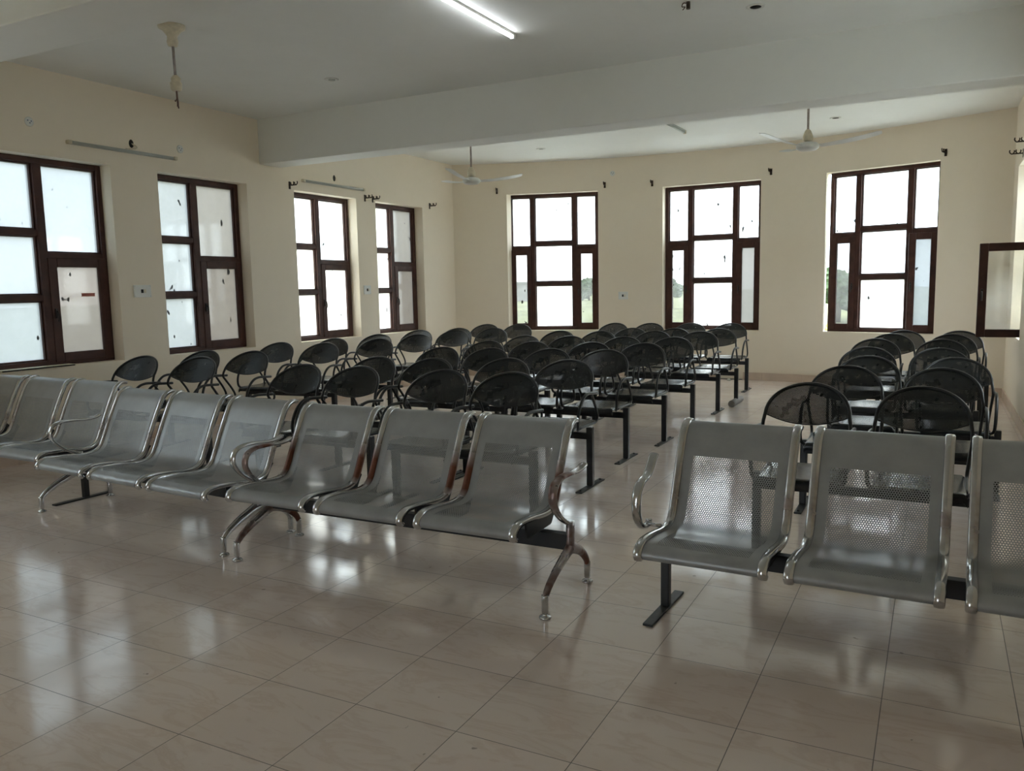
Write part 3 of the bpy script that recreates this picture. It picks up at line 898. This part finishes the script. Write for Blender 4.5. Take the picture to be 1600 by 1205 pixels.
t = tag(empty('fan_stem', (-3.26, 3.02, ZC)), 'ivory fan stem without blades, bare wires hanging from its end', 'fan stem')
MB().lathe([(0.010, -0.165), (0.038, -0.16), (0.046, -0.13), (0.040, -0.085), (0.058, -0.06), (0.078, -0.035), (0.105, -0.022), (0.108, -0.008), (0.108, 0.0)], (0, 0, 0), 24).build('canopy', M['ivory'], t)
MB().tube([(0, 0, -0.15), (0.006, 0, -0.40)], 0.011, 10).build('down_rod', M['rod'], t)
MB().lathe([(0.030, -0.52), (0.046, -0.51), (0.047, -0.455), (0.036, -0.445), (0.040, -0.42), (0.018, -0.395)], (0.008, 0, 0), 18).build('lower_canopy', M['ivory'], t)
w = MB().tube(catmull([(0.008, 0, -0.50), (0.010, 0.0, -0.57), (0.015, 0, -0.61), (0.012, 0, -0.645)], 4), 0.008, 6)
w.tube(catmull([(0.010, 0, -0.57), (-0.01, 0.0, -0.60), (-0.018, 0, -0.59)], 4), 0.004, 5).tube([(0.012, 0, -0.61), (0.02, 0, -0.66)], 0.006, 5)
w.build('wire', M['wire'], t)

# ------------------------------------------------------------------ lamps
def batten(name, label, p0, p1, up, lit, group=None):
    """slim tube light: local x along the tube, +z away from its mount"""
    p0, p1, up = Vector(p0), Vector(p1), Vector(up)
    ax = (p1 - p0); L = ax.length; ax.normalize(); side = up.cross(ax)
    root = empty(name, (p0 + p1) / 2)
    root.rotation_mode = 'QUATERNION'
    Mx = Matrix((ax, side, up)).transposed()
    root.rotation_quaternion = Mx.to_quaternion()
    tag(root, label, 'tube light', group)
    MB().box(-L / 2, L / 2, -0.018, 0.018, 0.0, 0.022, 0.003).build('batten', M['reflector'] if not lit else M['plastic'], root)
    MB().tube([(-L / 2 + 0.03, 0, 0.034), (L / 2 - 0.03, 0, 0.034)], 0.014, 12).build('lamp_tube', M['tube'] if lit else M['reflector'], root)
    for s in (-1, 1):
        MB().box(s * L / 2 - 0.02, s * L / 2 + 0.02, -0.019, 0.019, 0.0, 0.05, 0.005).build('end_cap', M['plastic'] if lit else M['ivory'], root)
    return root
batten('tube_light', 'lit white tube light on the ceiling', (-0.955, 3.50, ZC), (-0.945, 4.66, ZC), (0, 0, -1), True)
batten('tube_light', 'unlit grey tube light on the wall above the second frosted window, under a wire hole', (XL, 3.49, 3.142), (XL, 4.777, 3.142), (1, 0, 0), False)
batten('tube_light', 'unlit grey tube light on the wall just beyond the beam, above the third frosted window', (XL, 6.915, 3.118), (XL, 8.24, 3.118), (1, 0, 0), False)
batten('tube_light', 'unlit short-looking tube light on the ceiling beyond the beam', (-0.93, 9.0, ZC), (-0.90, 9.95, ZC), (0, 0, -1), False)

# ------------------------------------------------------------------ small fittings
def frame_on(name, p, out, along):
    o = empty(name, p)
    out, along = Vector(out), Vector(along); z = along.cross(-out)
    o.rotation_mode = 'QUATERNION'
    o.rotation_quaternion = Matrix((along, -out, Vector((0, 0, 1)))).transposed().to_quaternion()
    return o
def left_frame(name, y, z): return frame_on(name, (XL, y, z), (1, 0, 0), (0, 1, 0))
def back_frame(name, x, z):
    s = (yb(x + 0.05) - yb(x - 0.05)) / 0.1
    al = Vector((1, s, 0)).normalized(); out = Vector((al.y, -al.x, 0))
    return frame_on(name, (x, yb(x), z), out, al)

def rod_bracket(o, label, wide=True):
    """curtain rod holder: plate, arm and two open cups; local -y points into the room"""
    tag(o, label, 'bracket', 'curtain rod brackets')
    MB().box(-0.018, 0.018, -0.006, 0.0, -0.05, 0.05, 0.004).lathe([(0.006, 0), (0.006, 0.004)], (0, 0, 0), 6, Matrix.Translation((0, -0.004, 0.035)) @ Matrix.Rotation(R(90), 4, 'X')).build('plate', M['bracket'], o)
    a = MB().tube([(0, 0, 0.0), (0, -0.115, 0.0)], 0.008, 7)
    for yy in (-0.05, -0.115):
        a.tube(catmull([(0, yy - 0.022, 0.045), (0, yy - 0.024, 0.02), (0, yy, -0.003), (0, yy + 0.024, 0.02), (0, yy + 0.022, 0.040)], 4), 0.007, 7)
    a.build('arm', M['bracket'], o)
for y, z, d in ((6.66, 3.03, 'dark curtain rod bracket on the side wall right after the beam'),
                (8.295, 3.00, 'dark curtain rod bracket between the third and fourth frosted windows, nearer the beam'),
                (8.487, 3.00, 'dark curtain rod bracket between the third and fourth frosted windows, nearer the corner'),
                (10.089, 3.02, 'dark curtain rod bracket past the last frosted window')):
    rod_bracket(left_frame('rod_bracket', y, z), d)
for x, z, d in ((-4.66, 3.319, 'dark curtain rod bracket on the end wall between the corner and its first window'),
                (-2.81, 3.345, 'dark curtain rod bracket just after the first end window'),
                (-1.99, 3.325, 'dark curtain rod bracket just before the middle end window'),
                (-0.013, 3.355, 'dark curtain rod bracket just after the middle end window'),
                (2.445, 3.344, 'dark curtain rod bracket over the outer corner of the third end window')):
    rod_bracket(back_frame('rod_bracket', x, z), d)
o = frame_on('rod_bracket', (XR, 9.6, 3.06), (-1, 0, 0), (0, -1, 0)); rod_bracket(o, 'dark curtain rod bracket on the casement wall near the far corner')
o = frame_on('rod_bracket', (XR, 8.9, 3.10), (-1, 0, 0), (0, -1, 0)); rod_bracket(o, 'dark curtain rod bracket on the casement wall, cut by the picture edge')

def rose(o, label):
    tag(o, label, 'wall plate', 'round white wall plates')
    Mx = Matrix.Rotation(R(90), 4, 'X')
    MB().lathe([(0.045, 0.0), (0.045, 0.004), (0.040, 0.008)], (0, 0, 0), 20, Mx).build('plate', M['plastic'], o)
    h = MB()
    for dx, dz in ((-0.016, 0.010), (0.004, -0.012), (0.018, 0.006)): h.box(dx - 0.005, dx + 0.005, -0.010, -0.007, dz - 0.005, dz + 0.005)
    h.build('screw', plain('blue_screw', (0.03, 0.06, 0.16), 0.4) if 'screw' not in M else M['screw'], o)
rose(left_frame('wall_plate', 3.109, 3.279), 'round white wall plate high above the window with the red tape')
rose(left_frame('wall_plate', 4.877, 3.262), 'round white wall plate beyond the end of the first wall tube light')
rose(back_frame('wall_plate', -2.676, 3.537), 'round white wall plate high on the end wall after its first window')

def socket(o, label, w, h):
    tag(o, label, 'socket', 'wall switch plates')
    MB().box(-w / 2, w / 2, -0.012, 0, -h / 2, h / 2, 0.003).build('plate', M['plastic'], o)
    MB().box(-0.022, 0.008, -0.016, -0.010, -0.020, 0.020, 0.002).build('socket_hole', M['dark'], o)
    MB().box(0.018, 0.040, -0.017, -0.010, -0.020, 0.020, 0.002).build('switch', M['ivory'], o)
    s = MB()
    for sx in (-1, 1):
        for sz in (-1, 1): s.box(sx * (w / 2 - .012) - .003, sx * (w / 2 - .012) + .003, -0.0145, -0.011, sz * (h / 2 - .012) - .003, sz * (h / 2 - .012) + .003)
    s.build('screw', M['reflector'], o)
socket(left_frame('wall_socket', 4.232, 1.645), 'white wall socket plate between the first and second frosted windows', 0.22, 0.135)
socket(left_frame('wall_socket', 8.26, 1.61), 'white wall socket plate between the third and fourth frosted windows', 0.17, 0.135)
socket(back_frame('wall_socket', -2.494, 1.422), 'white wall socket plate on the end wall between its first and middle windows', 0.17, 0.135)

def wire_hole(o, label, wires=True):
    tag(o, label, 'wire hole', 'open wire holes')
    Mx = Matrix.Rotation(R(90), 4, 'X')
    MB().lathe([(0.030, 0.0), (0.026, 0.004), (0.020, 0.006)], (0, 0, 0.0), 12, Mx @ Matrix.Scale(1.5, 4, (0, 1, 0))).build('hole', M['dark'], o)
    if wires:
        k = MB()
        k.tube(catmull([(0.0, -0.005, 0.0), (0.02, -0.04, -0.02), (0.03, -0.05, -0.045), (0.0, -0.035, -0.055), (-0.02, -0.02, -0.060)], 4), 0.006, 6)
        k.tube(catmull([(0.01, -0.005, -0.01), (0.045, -0.03, -0.03), (0.02, -0.04, -0.055), (-0.03, -0.02, -0.06), (-0.08, -0.008, -0.062)], 4), 0.005, 6)
        k.build('wire', M['ivory'], o)
wire_hole(left_frame('wire_hole', 4.232, 3.232), 'dark wall hole with loose wires above the first wall tube light')
wire_hole(left_frame('wire_hole', 7.595, 3.222), 'dark wall hole above the tube light beyond the beam', False)

def jbox(x, y, label, hole):
    o = tag(empty('ceiling_box', (x, y, ZC)), label, 'ceiling box', 'round ceiling boxes')
    MB().lathe([(0.075, 0.0), (0.072, -0.006), (0.060, -0.009), (0.045, -0.006)][::-1], (0, 0, 0), 22).build('cover', M['plastic'], o)
    MB().lathe([(0.045, -0.0065), (0.02, -0.009), (0.004, -0.0095)][::-1] if hole else [(0.03, -0.012), (0.036, -0.006)], (0.004, 0, 0), 18).build('hole' if hole else 'boss', M['dark'] if hole else M['reflector'], o)
jbox(-3.281, 5.052, 'white round ceiling box near the beam on the window wall side', False)
jbox(1.037, 5.044, 'white round ceiling box with a dark open hole', True)
jbox(-3.31, 10.2, 'white round ceiling box beyond the beam near the first end window', False)
jbox(1.10, 10.2, 'brownish open ceiling box beyond the beam near the third end window', True)
o = tag(empty('ceiling_stub', (0.60, 4.66, ZC)), 'short rusty conduit stub hanging from the ceiling with a curled wire', 'conduit')
MB().tube([(0, 0, 0), (0, 0, -0.055)], 0.016, 10).build('conduit', M['bracket'], o)
MB().tube(catmull([(-0.012, 0, -0.01), (-0.04, 0.0, -0.005), (-0.05, 0, -0.03), (-0.025, 0, -0.035), (-0.045, 0, -0.055)], 4), 0.004, 6).build('wire', M['wire'], o)

# thin strip left on the sill of the first window, crumb and pipe on the floor
o = tag(empty('curtain_strip', (XL - 0.05, 2.75, ZBL)), 'off-white strip with a dark edge lying on the sill of the window with red tape', 'strip')
MB().box(-0.055, 0.07, -0.13, 0.62, 0.004, 0.014, 0.002).build('strip', M['ivory'], o)
MB().box(0.070, 0.085, -0.13, 0.60, 0.0, 0.012, 0.002).build('dark_edge', M['dark'], o)
o = MB().lathe([(0.0, 0.0), (0.03, 0.002), (0.034, 0.014), (0.02, 0.028), (0.004, 0.03)], (0, 0, 0), 9).build('plaster_crumb', M['plastic'], None, (-0.60, 11.62, 0.002))
tag(o, 'small white plaster crumb on the floor by the missing skirting tile', 'crumb')

# ------------------------------------------------------------------ outside
o = MB().add([(-160, -80, -0.6), (160, -80, -0.6), (160, 260, -0.6), (-160, 260, -0.6)], [(0, 1, 2, 3)]).build('field', M['grass'])
tag(o, 'flat green field outside the end windows', 'field', kind='structure')
for y0, y1, lab in ((6.40, 6.62, 'beige rendered fin outside the second frosted window'), (10.45, 10.8, 'beige rendered fin outside the last frosted window')):
    MBo = MB().box(XL - TH - 2.1, XL - TH - 0.01, y0, y1, -0.6, 4.2, 0.01).build('outer_fin', M['outer'])
    tag(MBo, lab, 'outer wall', kind='structure')

def tree(x, y, h, w, mt, label, trunk=True):
    root = tag(empty('tree', (x, y, -0.6)), label, 'tree', 'trees beyond the field')
    rnd = random.Random(int(x * 13 + y * 7))
    m = MB()
    for k in range(10):
        a = rnd.uniform(0, 6.28); rr = rnd.uniform(0, 0.55) * w
        cx, cy, cz = rr * math.cos(a), rr * math.sin(a), h * rnd.uniform(0.35, 0.82)
        s = w * rnd.uniform(0.22, 0.42)
        bm = bmesh.new(); bmesh.ops.create_icosphere(bm, subdivisions=3, radius=1.0)
        for v in bm.verts:
            j = 1 + 0.22 * math.sin(v.co.x * 9 + k) * math.sin(v.co.y * 11 + 2 * k) + rnd.uniform(-0.10, 0.10)
            v.co = Vector((cx + v.co.x * s * j, cy + v.co.y * s * j, cz + v.co.z * s * 0.8 * j))
        m.bm(bm)
    m.build('crown', M[mt], root)
    MB().tube([(0, 0, 0), (0.05, 0, h * 0.25), (0, 0.05, h * 0.5)], [0.05 * h, 0.04 * h, 0.03 * h], 8).build('trunk', M['bark'], root)
    return root
tree(-43.0, 110, 3.3, 3.2, 'leaf', 'dark tree across the field in the inner narrow sash of the first end window')
tree(-18.8, 70, 3.1, 1.7, 'leaf', 'leafy tree across the field in the narrow sash of the middle end window')
tree(-2.3, 45, 3.2, 1.9, 'leaf', 'dark tree across the field in the narrow sash of the third end window')
tree(0.62, 16.0, 1.35, 0.9, 'leaf2', 'yellow green bush close outside the third end window')
o = tag(empty('farm_building', (-55, 110, -0.6)), 'low grey building across the field in the outer sash of the first end window', 'building')
MB().box(-4.5, 4.5, -2, 2, 0, 2.7).build('wall', M['farwall'], o)
MB().box(-4.8, 4.8, -2.3, 2.3, 2.7, 2.95).build('roof', M['farwall'], o)

# ------------------------------------------------------------------ sky, light, camera
wd = bpy.data.worlds.new('sky'); S.world = wd; wd.use_nodes = True
nt = wd.node_tree; bg = nt.nodes['Background']
tc = N(nt, 'ShaderNodeTexCoord')
mp = N(nt, 'ShaderNodeMapping'); mp.inputs['Scale'].default_value = (1, 1, 2.2); nt.links.new(tc.outputs['Generated'], mp.inputs[0])
cl = noise(nt, 3.0, 5, 0.55, vec=mp.outputs[0])
col = ramp(nt, cl, [(0.35, (0.70, 0.84, 0.985)), (0.62, (0.96, 0.985, 1.0))])
nt.links.new(col, bg.inputs['Color'])
SKY = 2.6
bg.inputs['Strength'].default_value = SKY
try: wd.cycles.sampling_method = 'AUTOMATIC'
except Exception: pass

def portal(loc, rot, sx, sy):
    l = bpy.data.lights.new('daylight_portal', 'AREA'); l.shape = 'RECTANGLE'; l.size = sx; l.size_y = sy
    l.cycles.is_portal = True
    o = bpy.data.objects.new('daylight_portal', l); o.location = loc; o.rotation_euler = rot
    link(o)
zc, zh = (ZBL + ZTL) / 2, ZTL - ZBL
for a, b in LW: portal((XL - TH - 0.03, (a + b) / 2, zc), (0, R(-90), 0), zh, b - a)
for a, b in RW: portal((XR + TH + 0.03, (a + b) / 2, zc), (0, R(90), 0), zh, b - a)
for x0, x1 in BWX:
    p0, p1 = Vector((x0, yb(x0), 0)), Vector((x1, yb(x1), 0)); d = p1 - p0
    c = (p0 + p1) / 2
    portal((c.x, c.y + TH + 0.08, (ZBB + ZTB) / 2), (R(-90), 0, math.atan2(d.y, d.x)), d.length, ZTB - ZBB)
for x0, x1, z0, z1 in RD: portal(((x0 + x1) / 2, YB - TH - 0.03, (z0 + z1) / 2), (R(90), 0, 0), x1 - x0, z1 - z0)

yaw, pitch, roll, F = 0.481389194, 0.120574909, -0.0196222307, 1271.89162
cam = bpy.data.cameras.new('camera'); co = bpy.data.objects.new('camera', cam); link(co)
cy, sy, cp, sp = math.cos(yaw), math.sin(yaw), math.cos(pitch), math.sin(pitch)
f = Vector((-sy * cp, cy * cp, -sp)); r = Vector((cy, sy, 0)); u = r.cross(f)
r2 = r * math.cos(roll) + u * math.sin(roll); u2 = -r * math.sin(roll) + u * math.cos(roll)
co.matrix_world = Matrix(((r2.x, u2.x, -f.x, 2.41839749), (r2.y, u2.y, -f.y, -1.92540033), (r2.z, u2.z, -f.z, 1.61263867), (0, 0, 0, 1)))
cam.sensor_fit = 'HORIZONTAL'; cam.sensor_width = 36.0; cam.lens = F / 1600 * 36.0
cam.clip_start = 0.05; cam.clip_end = 600
S.camera = co
vs = S.view_settings
vs.view_transform = 'Standard'; vs.look = 'None'; vs.gamma = 1.0; vs.exposure = 2.07
try: vs.use_curve_mapping = False
except Exception: pass
S.cycles.transparent_max_bounces = 32
S.cycles.max_bounces = 14
S.cycles.diffuse_bounces = 8
S.cycles.glossy_bounces = 6
S.cycles.transmission_bounces = 8
